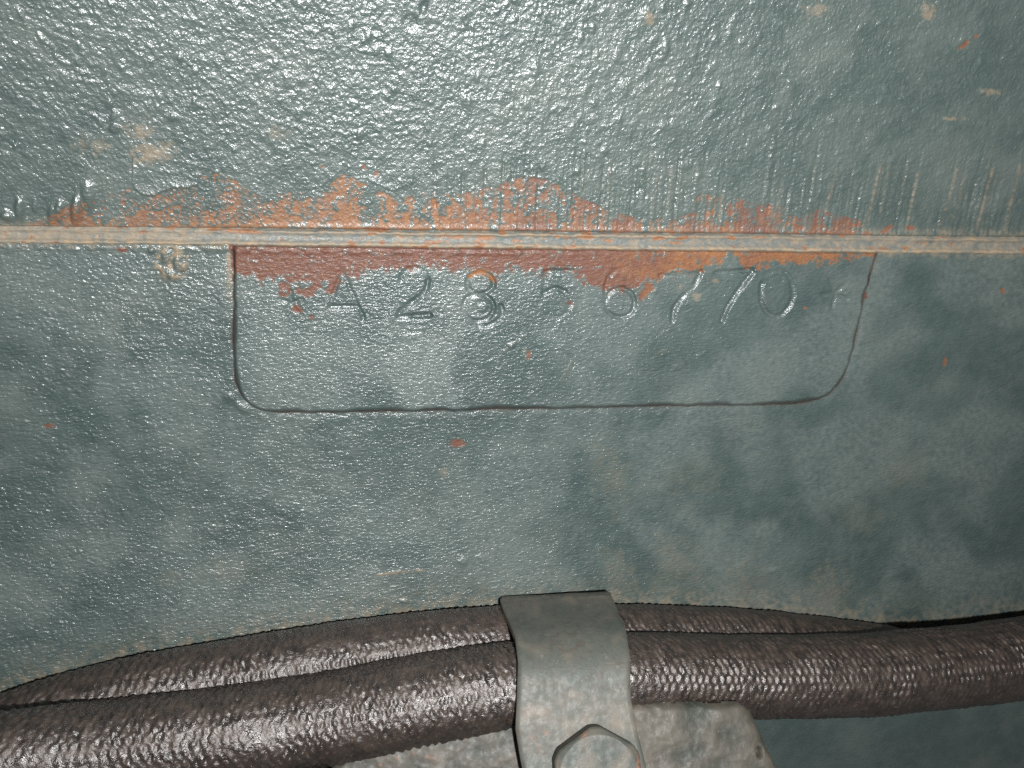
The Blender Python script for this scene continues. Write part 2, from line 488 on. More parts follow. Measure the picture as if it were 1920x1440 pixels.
# ---- lines drawn in the photo: (points, half width px, depth mm, dust)
H = np.zeros_like(PX)
brk = perlin(PX / 9, PY / 6, 21) + 0.6 * perlin(PX / 30, PY / 26, 22)
runs = [((1570, 318), (1547, 395), 3.2, .03, .5), ((1650, 312), (1622, 433), 3.2, .05, .7), ((1668, 313), (1650, 400), 2.5, .03, .3), ((1720, 325), (1700, 425), 3.2, .03, .6), ((1795, 318), (1765, 420), 2.8, .06, .6),
        ((1810, 320), (1787, 410), 3.0, .03, .4), ((1860, 318), (1833, 425), 3.0, .04, .6), ((1913, 308), (1883, 432), 3.0, .07, .6), ((1466, 345), (1450, 410), 2.6, .04, .45), ((1500, 322), (1480, 420), 2.5, -.06, 0),
        ((1580, 320), (1560, 400), 2.5, -.05, 0), ((1355, 360), (1345, 430), 3.0, .03, .45), ((1232, 330), (1218, 425), 2.6, .05, .2), ((1246, 330), (1234, 425), 2.6, -.07, 0), ((1262, 310), (1250, 415), 2.6, .05, .15),
        ((1276, 300), (1263, 400), 2.6, -.07, 0), ((815, 285), (811, 410), 2.6, -.12, 0), ((843, 300), (840, 410), 2.2, -.08, 0), ((870, 310), (868, 370), 2.2, -.06, 0), ((945, 290), (938, 372), 2.4, -.10, 0), ((972, 285), (968, 350), 2.2, -.09, 0),
        ((988, 270), (983, 340), 2.4, -.10, 0), ((1018, 300), (1012, 360), 2.0, -.06, 0), ((1100, 300), (1090, 420), 2.2, -.07, 0), ((1118, 300), (1108, 420), 2.2, -.06, 0), ((1135, 290), (1122, 415), 2.2, -.07, 0),
        ((458, 290), (456, 330), 2.5, -.12, .1), ((705, 1078), (795, 1068), 2.6, .06, .85), ((1075, 665), (1048, 715), 1.8, .03, .4), ((1245, 655), (1222, 668), 3.5, .06, .2), ((985, 625), (940, 660), 3, .05, .1)]
for _ in range(190):
    x = rng.uniform(815, 1920); yb = T0 + SH * x - rng.uniform(2, 70); L = rng.uniform(22, 135); ln = (x - 800) / 4400
    runs.append(((x + ln * L, yb - L), (x, yb), rng.uniform(1.4, 2.4), rng.choice([-1, -1, 1]) * rng.uniform(.06, .17), rng.uniform(0, .22) if rng.random() < .5 else 0))
for a, b, wd, hh, dd in runs:
    j0 = np.searchsorted(cols, min(a[0], b[0]) - 14); j1 = np.searchsorted(cols, max(a[0], b[0]) + 14)
    i0 = np.searchsorted(rows, min(a[1], b[1]) - 40); i1 = np.searchsorted(rows, max(a[1], b[1]) + 14)
    Q = np.s_[i0:i1, j0:j1]
    d = seg_dist(PX[Q] + 1.4 * n14[Q], PY[Q], [a, b])
    g = np.exp(-(d / wd) ** 2)
    br = 0.25 + 0.75 * np.clip(2.5 * brk[Q] + 0.4, 0, 1)
    H[Q] += hh * g * br
    dust[Q] = np.maximum(dust[Q], 0.8 * dd * g * br)
# faint combing all along the edge above the joint
comb = sstep(95, 20, T0 - VV) * up * sstep(700, 860, PX)
H += comb * 0.20 * (np.minimum(st0, 0.12) * 0.9 + 0.7 * np.minimum(st1, 0.15))

# ---- cast skin
up_s = up.astype(np.float32)
cw = 0.9 * perlin(U / 2.0, W / 2.0, 31)
# drops lean one way on the left, the other on the right
lean = np.clip((PX - 750) / 800, -1, 1) * 0.55
UU = U + lean * W * 0.0
a1 = U * np.cos(0.7 * lean) + W * np.sin(0.7 * lean)
a2 = -U * np.sin(0.7 * lean) + W * np.cos(0.7 * lean)
bump1 = perlin(U / 1.02 + cw * 0.3 - lean * W * 0.35, W / 1.05, 32)
bump2 = perlin(U / 0.56 - lean * W * 0.7, W / 0.62, 33)
bump3 = perlin(U / 0.36, W / 0.36, 34)
pill = lambda n: np.exp(2.2 * n) * 0.45
ruf = 0.42 + 0.58 * sstep(T0 - 20, T0 - 190, VV)                     # coarser towards the top
ruf *= 0.72 + 0.28 * sstep(1700, 900, PX)
skin_u = ruf * (0.074 * pill(bump1) + 0.066 * pill(bump2)) + 0.056 * bump3 + 0.10 * perlin(U / 4.2, W / 4.2, 35) + 0.06 * perlin(U / 2.1, W / 2.1, 45) * ruf
f1 = perlin(U / 1.15, W / 0.62, 36); f2 = perlin(U / 0.62 + 0.4 * W, W / 0.36, 37); f3 = perlin(U / 2.6, W / 1.7, 38); f4 = perlin(U / 0.36, W / 0.34, 39)
leftw = sstep(1100, 300, PX)
skin_l = 0.045 * f1 + (0.036 + 0.040 * leftw) * f2 + 0.09 * f3 + (0.026 + 0.036 * leftw) * f4 + 0.12 * perlin(U / 7, W / 5, 40)
pad_calm = (0.74 + 0.75 * n120 + 0.45 * n40) * (0.72 + 0.36 * leftw)
pad_calm = np.clip(pad_calm, 0.3, 1.25) * (1 - 0.50 * low * sstep(-12, 4, poly_sd(PX, PY, [(438, 400), (438, 700), (500, 770), (1500, 757), (1580, 715), (1646, 465), (1646, 400)])))
H += np.where(up, skin_u, np.where(low, skin_l * pad_calm, 0.03 * f2 + 0.05 * perlin(U / 3, W / 0.5, 41)))

# pimples and pits
def spot(x, y, rx, ry, hh, rot=0, pw=2.0):
    i0, i1 = np.searchsorted(rows, [y - SH * x - 3 * ry - 3 * rx, y - SH * x + 3 * ry + 3 * rx]); j0, j1 = np.searchsorted(cols, [x - 3 * rx - 3 * ry, x + 3 * rx + 3 * ry])
    s = np.s_[max(i0, 0):i1, max(j0, 0):j1]
    c, sn = math.cos(math.radians(rot)), math.sin(math.radians(rot))
    dx, dy = PX[s] - x, PY[s] - y
    q = np.hypot((dx * c + dy * sn) / rx, (-dx * sn + dy * c) / ry)
    H[s] += hh * np.exp(-q ** pw)
    return s, q

for _ in range(420):
    x = rng.uniform(0, 1920) if rng.random() < 0.4 else rng.uniform(1000, 1920)
    y = rng.uniform(500, 1180); r = rng.uniform(2.5, 5.0)
    spot(x, y, r * rng.uniform(1, 1.5), r, rng.uniform(0.03, 0.10) * (1 if rng.random() < 0.9 else -1))
for _ in range(260):
    x = rng.uniform(0, 1920); y = rng.uniform(0, 340); r = rng.uniform(4, 8)
    spot(x, y, r, r * rng.uniform(1, 1.6), rng.uniform(0.05, 0.18), rng.uniform(-20, 20) + np.clip((x - 750) / 25, -25, 40))
for (x, y, rx, ry, hh, rot) in [(1247, 92, 6, 17, .32, 12), (1212, 30, 12, 14, .2, 20), (1003, 130, 9, 16, .25, 10), (795, 14, 7, 14, -.4, 15), (770, 40, 16, 16, -.25, 0), (892, 144, 9, 9, .16, 0), (875, 190, 11, 9, .2, 0),
                                (1640, 262, 16, 12, .16, -20), (1455, 202, 8, 5, .16, -35), (1330, 132, 6, 10, .16, 20), (1348, 160, 5, 11, .16, 20), (1700, 185, 14, 9, .14, -20), (1335, 214, 13, 6, .14, -40), (145, 392, 10, 26, .75, 2),
                                (166, 366, 13, 24, .55, -6), (112, 396, 9, 20, .45, 4), (38, 392, 9, 20, .55, 0), (14, 405, 13, 8, .6, 15), (98, 403, 7, 18, .35, 0), (66, 385, 6, 14, .2, 0), (214, 240, 8, 8, .3, 0), (325, 220, 12, 7, .25, 0),
                                (285, 470, 7, 6, .4, 0), (312, 480, 9, 14, .35, 0), (333, 492, 8, 16, .38, 0), (318, 512, 15, 9, .42, 30), (345, 500, 7, 8, .3, 0), (868, 1052, 10, 8, .3, 0), (905, 1050, 4, 5, .2, 0), (758, 1127, 8, 3, .2, 8),
                                (900, 1044, 5, 4, .2, 0), (430, 745, 12, 8, .25, 30), (455, 765, 16, 7, .25, 30), (1420, 1010, 5, 16, .1, 20), (1450, 1070, 9, 4, .2, -20), (770, 628, 16, 6, .12, 0), (958, 645, 7, 5, .2, 0), (1522, 612, 12, 5, .12, -10)]:
    spot(x, y, rx, ry, hh, rot, 3.0)
# splash of dried mud beside the pad
qs = np.hypot((PX - 322) / 30, (PY - 492) / 36)
ring = np.exp(-((qs - 0.85 + 0.5 * n14) / 0.22) ** 2) * low * sstep(-0.25, 0.2, n14 + 0.6 * n6)
H += 0.12 * ring
dust = np.maximum(dust, np.clip(ring * (0.75 + 0.8 * n6) + 0.55 * sstep(0.9, 0.2, qs) * (0.5 + 1.4 * n6), 0, 0.85) * low)

# flake of paint curling off above the rust
flake = smooth_curve([(248, 322), (250, 345), (262, 362), (285, 367), (312, 357), (335, 352), (352, 353), (372, 346)], 8)
fd = seg_dist(PX, PY, [tuple(p) for p in flake])
fy = np.interp(PX, flake[:, 0], flake[:, 1], left=0, right=0)
inside_fl = (PY < fy) & (PX > 248) & (PX < 372)
H += 0.30 * np.exp(-(np.maximum(0, np.where(inside_fl, fd, 0)) / 14.0)) * inside_fl
rust = np.where(inside_fl & (fd < 60), 0.0, rust)
flk2 = smooth_curve([(690, 338), (720, 352), (737, 358), (752, 352), (775, 343)], 8)
fy2 = np.interp(PX, flk2[:, 0], flk2[:, 1], left=0, right=0); fd2 = seg_dist(PX, PY, [tuple(p) for p in flk2])
in2 = (PY < fy2) & (PX > 690) & (PX < 775)
H += 0.16 * np.exp(-fd2 / 10) * in2

# rust lies a coat of paint lower and is finely pitted
H += -0.055 * rust + rust * (0.035 * perlin(U / 0.42, W / 0.42, 51) + 0.03 * perlin(U / 0.9, W / 0.9, 52))
H -= 0.02 * dust * 0

# ---- the joint
gap = np.exp(-((VV - (T0 + 0.5) - 0.5 * wob) / 2.4) ** 2) * sstep(330, 480, PX) * sstep(1640, 1500, PX) * (0.6 + 0.8 * np.clip(perlin(PX / 30, PY * 0, 16) + 0.3, 0, 1))
H += np.where(mid, -0.12 + 0.30 * e1 + 0.34 * e2 + 0.08 * perlin(PX / 30, VV / 6, 17), 0) - 0.42 * gap
H += up * 0.16 * sstep(T0 - 14, T0 - 3, VV) * sstep(400, 560, PX)
H -= 0.30 * np.exp(-((VV - (B0 + 1.5)) / 2.2) ** 2) * sstep(480, 640, PX) * sstep(1650, 1560, PX) * np.clip(0.4 + perlin(PX / 25, PY * 0, 18), 0, 1)
H += low * 0.22 * np.exp(-((VV - (B0 + 9)) / 5) ** 2) * np.clip(0.3 + 1.6 * perlin(PX / 22, VV / 12, 19), 0, 1) * sstep(1300, 900, PX)

# ---- the number pad: a flat raised boss with rounded lower corners
pad_poly = [(438, 400)] + [tuple(p) for p in smooth_curve([(438, 465), (439, 560), (438, 640), (441, 700), (450, 734), (470, 757), (500, 769), (560, 772), (740, 770), (900, 767), (1100, 763), (1300, 759), (1470, 757), (1520, 751), (1552, 738), (1578, 710), (1592, 670),
            (1604, 630), (1612, 590), (1622, 545), (1632, 510), (1646, 465)], 8)] + [(1648, 400)]
sd = poly_sd(PX + 2.2 * n14 + 2.5 * n40, PY + 2.0 * n14 + 2.5 * n40, pad_poly)
padm = np.clip((sd + 1.5) / (10.0 + 6.0 * n40), 0, 1); padm = (0.75 * padm + 0.25 * padm * padm * (3 - 2 * padm)) * low
H += 1.0 * padm
crack = np.where(sd < -1, np.exp((sd + 1) / 8.0), sstep(3, -1, sd)) * low
H -= 0.10 * crack * (0.75 + 0.6 * n40 + 0.4 * n14)
grime_shade = np.exp(-((sd - 0.5 + 2.4 * n14) / (3.6 + 3.0 * n40)) ** 2) * low * np.clip(0.85 + 0.9 * n40 + 0.5 * n6, 0, 1)  # brown dirt line along the pad edge, with the edge's shade painted in
rust = np.maximum(rust, 0.9 * grime_shade); tone = np.where(grime_shade > 0.04, np.maximum(tone, 1.6 - 0.6 * sstep(620, 480, PY) * sstep(0, 0.2, n40 + 0.1)), tone)
rim = np.exp(-((sd + 13) / 7.0) ** 2) * low * (sd < 0)
H += 0.07 * rim * np.clip(0.6 + 1.8 * n14 + 0.8 * n40, 0, 1.4)
lstrip = np.exp(-((PX - 431 - 2 * n14) / 5.5) ** 2) * low * sstep(600, 470, PY)
dust = np.maximum(dust, 0.85 * lstrip * np.clip(0.8 + 0.7 * n6, 0, 1))
# a broad rubbed-clean patch on the pad and a wiped patch left of it: paint without its dust film
smf = low * 1.0
film = 0.16 * low * sstep(0.2, -0.25, perlin(PX / 210, PY / 150, 23) + 0.5 * n40) * sstep(1240, 1130, PY)
film = np.maximum(film, 0.26 * sstep(1.15, 0.75, np.hypot((PX - 800) / 85, (PY - 690) / 75) + 0.25 * n40 + 0.15 * n14) * low)
film = np.maximum(film, 0.2 * sstep(1.15, 0.75, np.hypot((PX - 560) / 110, (PY - 690) / 80) + 0.25 * n40 + 0.15 * n14) * low)
film *= 1 - sstep(1.15, 0.8, np.hypot((PX - 940) / 100, (PY - 680) / 70) + 0.3 * n40 + 0.15 * n14)

# ---- stamped characters on the pad
marks = []                                                     # name, strokes, half width px, depth mm
star = lambda cx, cy, r, a0: [[(cx, cy), (cx + r * math.cos(math.radians(a0 + 72 * i)), cy + r * math.sin(math.radians(a0 + 72 * i)))] for i in range(5)]
SC = lambda pts: [tuple(p) for p in smooth_curve(pts, 6)]
marks.append(("stamped_star", star(548, 566, 22, -90), 3.4, [.10, .14, .05, .08, .14]))
marks.append(("stamped_letter", [[(643, 506), (630, 540), (611, 597)], [(643, 506), (658, 540), (682, 594)], [(621, 573), (671, 572)]], 3.6, [.10, .13, .30]))
marks.append(("stamped_digit", [SC([(751, 522), (757, 509), (774, 501), (793, 506), (803, 523)]), SC([(803, 523), (797, 543), (774, 564), (752, 580), (748, 592)]), [(748, 592), (806, 589)]], 4.2, [.12, .32, .42]))
marks.append(("stamped_digit", [ellipse(900, 529, 25, 20), ellipse(896, 575, 29, 25), ellipse(905, 581, 36, 27, -20, 120), ellipse(903, 575, 13, 11)], 3.8, [.26, .30, .22, .10]))
marks.append(("stamped_digit", [[(1070, 506), (1020, 508)], [(1020, 508), (1018, 547)], SC([(1018, 548), (1038, 539), (1058, 545)]), SC([(1058, 545), (1068, 563), (1060, 583), (1040, 592), (1018, 586)])], 3.6, [.20, .12, .24, .05]))
marks.append(("stamped_digit", [ellipse(1160, 566, 28, 27), SC([(1132, 566), (1133, 540), (1138, 518)]), SC([(1138, 518), (1152, 504), (1170, 500), (1186, 510), (1190, 522)])], 3.4, [.25, .20, .10]))
marks.append(("stamped_digit", [[(1236, 515), (1307, 510)], SC([(1311, 508), (1296, 534), (1273, 557), (1261, 578), (1257, 599)])], 3.8, [.16, .26]))
marks.append(("stamped_digit", [[(1338, 510), (1406, 505)], SC([(1406, 508), (1396, 524), (1380, 543), (1366, 565), (1356, 583), (1351, 600)])], 3.9, [.30, .36]))
marks.append(("stamped_digit", [ellipse(1452, 547, 30, 43, -70, 200, rot=5, n=28), ellipse(1452, 547, 30, 43, 200, 290, rot=5, n=12), ellipse(1449, 528, 15, 12, 150, 330)], 3.7, [.28, .10, .08]))
marks.append(("stamped_star", star(1561, 547, 25, -115), 3.4, [.10, .16, .20, .16, .10]))
cx_, cy_ = (PX[:-1, :-1] + PX[1:, 1:]) / 2, (PY[:-1, :-1] + PY[1:, 1:]) / 2
mark_id = np.zeros(cx_.shape, np.int32)
i0, i1 = np.searchsorted(rows, [455, 630]); j0, j1 = np.searchsorted(cols, [490, 1640])
S = np.s_[i0:i1, j0:j1]
for k, (nm, strokes, wd, dep) in enumerate(marks):
    wear = 1.6 * np.clip(0.85 + 1.3 * n40[S] + 0.5 * n14[S], 0.2, 1.25)
    cut = np.zeros_like(PX[S])
    for st, dp in zip(strokes, dep):
        d = seg_dist(PX[S] + 1.6 * n14[S], PY[S]  + 1.4 * n6[S], st)
        cut = np.maximum(cut, dp * np.clip(1 - (d / (wd + 1.6)) ** 2, 0, 1))
    H[S] -= cut * wear
    dc = np.full(cx_[S].shape, 1e9, np.float32)
    for st in strokes:
        dc = np.minimum(dc, seg_dist(cx_[S], cy_[S], st))
    ms = mark_id[S]
    ms[(dc < wd + 1.5)] = k + 1
    mark_id[S] = ms
# rust caught in the strokes of the 8
d8 = seg_dist(PX[S], PY[S], ellipse(900, 529, 25, 20, 220, 340))
rust[S] = np.maximum(rust[S], sstep(5.5, 2.5, d8 + 3 * n6[S]) * sstep(-0.3, 0.1, n14[S] + 0.15)); tone[S] = np.where(d8 < 7, -0.1, tone[S])

dust = np.clip(dust, 0, 1)
film = np.clip(film * 2.2 * (0.8 + 0.8 * n6), 0, 0.8)
V = BASE + np.stack([np.zeros_like(H), -H, np.zeros_like(H)], -1)
NRM = grid_normals(V)
if NRM[200, 200, 1] > 0:
    NRM = -NRM
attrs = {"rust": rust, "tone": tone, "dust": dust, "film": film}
vc = (VV[:-1, :-1] + VV[1:, 1:]) / 2
m_up = vc < T0; m_mid = (vc >= T0) & (vc < B0); m_low = vc >= B0
sdc = (sd[:-1, :-1] + sd[1:, 1:]) / 2
m_pad = m_low & (sdc > -3.0)
mark_id[~m_pad] = 0

BACK = (0, 14, 0)
o1 = P(960.0, 200.0, 0.0); o2 = P(960.0, 900.0, 0.0); o3 = P(960.0, 450.0, 0.0)
upper = obj("upper_housing", patch("upper_housing", V, m_up, attrs, BACK, origin=o1), mat_upper, label="green painted cast iron housing above the joint, coarse skin, rust creeping up from its edge", category="housing", origin=o1)
gasket = obj("gasket", patch("gasket", V, m_mid, attrs, BACK, origin=o3), mat_gasket, label="thin dusty tan and grey gasket strip squeezed in the joint between the two housings", category="gasket", origin=o3)
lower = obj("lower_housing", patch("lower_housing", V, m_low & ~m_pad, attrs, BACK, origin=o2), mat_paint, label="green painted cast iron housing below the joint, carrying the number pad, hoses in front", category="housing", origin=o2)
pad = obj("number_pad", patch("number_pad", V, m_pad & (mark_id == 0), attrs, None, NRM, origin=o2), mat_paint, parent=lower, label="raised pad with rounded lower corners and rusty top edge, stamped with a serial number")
mark_labels = ["faint star before the A", "letter A", "digit 2", "doubly struck digit 8 with rust in its top", "faint digit 5", "digit 6", "first digit 7", "second digit 7", "digit 0", "worn star after the 0"]
for k, (nm, strokes, wd, dep) in enumerate(marks):
    if (mark_id == k + 1).any():
        obj(nm, patch(nm, V, mark_id == k + 1, attrs, None, NRM, origin=o2), mat_paint, parent=pad, label=mark_labels[k])

# ------------------------------------------------------------------ hoses
def hose(name, ctrl, hs, seed, label, braid_mm=0.72, amp=0.18):
    """ctrl: (px, top py, bottom py); hs: height of the axis off the casting at those points"""
    cen, rad = [], []
    for (x, t, b), h in zip(ctrl, hs):
        m = (t + b) / 2.0
        h = h + wall(P(float(x), m, h)[0]) + low_h(700.0)
        p = P(np.array(x, float), np.array(m), h)
        d = unit(p - CAM)
        L = np.linalg.norm(P(np.array(x, float), np.array(float(t)), h) - P(np.array(x, float), np.array(float(b)), h))
        cosphi = d[1] / math.hypot(d[1], d[2])
        cen.append(p); rad.append(L * cosphi / 2)
    cen = np.array(cen); rad = np.array(rad)
    t = np.gradient(cen, axis=0); sl = np.abs(t[:, 0]) / np.linalg.norm(t, axis=1)
    rad = rad * (0.55 + 0.45 * sl)
    rm = np.full_like(rad, np.median(rad)) * 0.15 + rad * 0.85
    c = smooth_curve(np.column_stack([cen, rm]), 90)
    s = np.concatenate([[0], np.cumsum(np.linalg.norm(np.diff(c[:, :3], axis=0), axis=1))])
    n = int(s[-1] / 0.24)
    si = np.linspace(0, s[-1], n)
    C = np.stack([np.interp(si, s, c[:, i]) for i in range(4)], -1)
    T = np.gradient(C[:, :3], axis=0); T /= np.linalg.norm(T, axis=1, keepdims=True)
    upv = np.array([0, 0, 1.0])
    N1 = upv - (T @ upv)[:, None] * T; N1 /= np.linalg.norm(N1, axis=1, keepdims=True)
    N2 = np.cross(T, N1)
    NA = 170
    th = np.linspace(0, 2 * np.pi, NA, endpoint=False)
    r = C[:, 3].mean()
    SS, TH = np.meshgrid(si, th, indexing='ij')
    arc = TH * r
    around = 2 * round(np.pi * r / 1.5)
    wv = 0.42 * perlin(SS / 2.4, arc / 2.4, seed + 3) + 0.12 * np.cos(around * TH / 2)
    A = SS / (2 * braid_mm) + around * TH / (2 * np.pi) / 2 * 1.0 + wv
    B = SS / (2 * braid_mm) - around * TH / (2 * np.pi) / 2 * 1.0 + wv
    ca, cb = np.cos(2 * np.pi * A), np.cos(2 * np.pi * B)
    weave = np.tanh(1.6 * (0.5 * (ca + cb) + 0.15))
    worn = np.clip(0.75 + 1.3 * perlin(SS / 9, arc / 5, seed + 4) + 0.7 * perlin(SS / 2.5, arc / 2.5, seed + 6), 0.2, 1.2)
    nz = perlin(SS / 0.8, arc / 0.8, seed) * 0.11 + perlin(SS / 0.45, arc / 0.5, seed + 1) * 0.07 + perlin(SS / 6, arc / 6, seed + 2) * 0.16 + perlin(SS / 1.8, arc / 1.8, seed + 5) * 0.12
    disp = amp * weave * worn + nz
    RR = C[:, 3][:, None] + disp
    V = C[:, None, :3] + RR[..., None] * (np.cos(TH)[..., None] * N1[:, None] + np.sin(TH)[..., None] * N2[:, None])
    idx = np.arange(n * NA).reshape(n, NA)
    nx = np.roll(idx, -1, 1)
    q = np.stack([idx[:-1], nx[:-1], nx[1:], idx[1:]], -1).reshape(-1, 4)
    topness = np.clip(np.cos(TH - 0.35), 0, 1)
    dust_h = np.clip(topness * (0.35 + 0.9 * perlin(SS / 2, arc / 2, seed + 8) + 0.5 * perlin(SS / 0.7, arc / 0.7, seed + 9)), 0, 0.8)
    rst = np.zeros_like(SS)
    wet = np.zeros_like(SS)
    if seed == 100:
        pw = P(np.array(1203.0), np.array(1285.0), 20.0)
        dw = np.hypot((V[..., 0] - pw[0]) / 1.5, (V[..., 2] - pw[2]) / 3.2)
        wet = sstep(1.25, 0.7, dw + 0.9 * perlin(SS / 1.2, arc / 1.2, 78)) * (np.sin(TH - 0.6) ** 2 > -1)
        dust_h = dust_h * (1 - wet)
    if name == 'hose' and seed == 200:
        pc = P(np.array(1430.0), np.array(1152.0), 8.0)
        dd = np.linalg.norm(V[..., [0, 2]] - pc[[0, 2]], axis=-1)
        rst = sstep(2.4, 1.0, dd + 1.0 * perlin(SS / 0.8, arc / 0.8, 77)) * (np.cos(TH) > 0)
    v = V.reshape(-1, 3)
    capc = np.vstack([C[0, :3], C[-1, :3]])
    nv = len(v)
    v = np.vstack([v, capc])
    tr = np.vstack([np.stack([np.full(NA, nv), nx[0], idx[0]], -1), np.stack([np.full(NA, nv + 1), idx[-1], nx[-1]], -1)])
    at = {"dust": np.concatenate([dust_h.ravel(), [0, 0]]), "rust": np.concatenate([rst.ravel(), [0, 0]]), "wet": np.concatenate([wet.ravel(), [0, 0]])}
    org = C[n // 2, :3] 
    me = raw_mesh(name, v, q, at, tris=tr, origin=org)
    return obj(name, me, mat_hose, label=label, category="hose", origin=org, group="braided hoses held by the clamp"), C


front, CF = hose("hose", [(-700, 1510, 1695), (-260, 1395, 1580), (0, 1335, 1512), (200, 1311, 1490), (400, 1287, 1466), (600, 1258, 1437), (800, 1221, 1399), (933, 1203, 1374), (1060, 1190, 1356), (1190, 1184, 1347), (1350, 1187, 1348), (1500, 1188, 1346), (1633, 1185, 1342),
                          (1720, 1177, 1333), (1800, 1172, 1324), (1920, 1157, 1309), (2200, 1120, 1272), (2650, 1070, 1222)],
                 [15.8] * 12 + [15.4, 14.6, 13.8, 12.4, 11.5, 11.0], 100, "thicker braided brown hose in front, running across the full width under the clamp")
back_, CB = hose("hose", [(-700, 1530, 1660), (-260, 1385, 1522), (0, 1301, 1446), (139, 1257, 1404), (278, 1224, 1372), (417, 1200, 1350), (600, 1170, 1320), (800, 1145, 1293), (905, 1137, 1282), (1040, 1131, 1275), (1165, 1131, 1272), (1350, 1137, 1274), (1450, 1144, 1279),
                          (1633, 1165, 1298), (1720, 1180, 1306), (1920, 1190, 1290), (2200, 1180, 1270), (2650, 1180, 1270)],
                 [5.6] * 24, 200, "slimmer braided brown hose behind, against the housing, dipping out of sight at right")

# ------------------------------------------------------------------ clamp, bolt, lug
def at_x(C, x):
    i = np.argmin(np.abs(C[:, 0] - x)); return C[i]
xm = P(np.array(1065.0), np.array(1280.0), 14.0)[0]
cf, cu = at_x(CF, xm), at_x(CB, xm)
kf = np.array([cf[2], -cf[1]]); ku = np.array([cu[2], -cu[1]])
print("hoses: front r %.2f c %s  back r %.2f c %s  gap %.2f" % (cf[3], kf, cu[3], ku, np.linalg.norm(kf - ku) - cf[3] - cu[3]))
TAU = math.radians(34.0)
CLEAR, THK = 0.6, 1.4
ro_u = cu[3] + CLEAR + THK; ro_f = cf[3] + 1.5 + THK
dv_ = kf - ku; Ld = np.linalg.norm(dv_)
phi = math.atan2(dv_[1], dv_[0])
cands = [phi + s * math.acos((ro_u - ro_f) / Ld) for s in (1, -1)]
bt = min(cands, key=lambda b: abs(((b + math.pi) % (2 * math.pi)) - math.pi - math.radians(60)))
bt = ((bt + math.pi) % (2 * math.pi)) - math.pi
be = math.pi / 2 - TAU
print("bt", math.degrees(bt), "be", math.degrees(be))
nrm = lambda b: np.array([math.cos(b), math.sin(b)])
path, pn = [], []
for b in np.linspace(math.radians(-26), bt, 26):
    path.append(ku + ro_u * nrm(b)); pn.append(nrm(b))
pa = path[-1]
pb = kf + ro_f * nrm(bt)
for t in np.linspace(0, 1, 12)[1:]:
    path.append(pa + (pb - pa) * t); pn.append(nrm(bt))
for b in np.linspace(bt, be, 14)[1:]:
    path.append(kf + ro_f * nrm(b)); pn.append(nrm(b))
p_end = path[-1]
td = np.array([-math.sin(be) * -1, 0]) if False else np.array([-math.sin(be), math.cos(be)])
if td[0] > 0:
    td = -td
for t in np.linspace(0, 22, 30)[1:]:
    path.append(p_end + td * t); pn.append(nrm(be))
path = np.array(path); pn = np.array(pn)
a_axis = unit(np.array([0.0, -math.cos(TAU), math.sin(TAU)]))     # bolt axis, out of the tab
tab_p = np.array([xm, -p_end[1], p_end[0]])

def x_for(px, z, h):
    lo, hi = -200.0, 200.0
    for _ in range(50):
        m = (lo + hi) / 2
        if proj(np.array([m, -h, z]))[0] < px: lo = m
        else: hi = m
    return (lo + hi) / 2

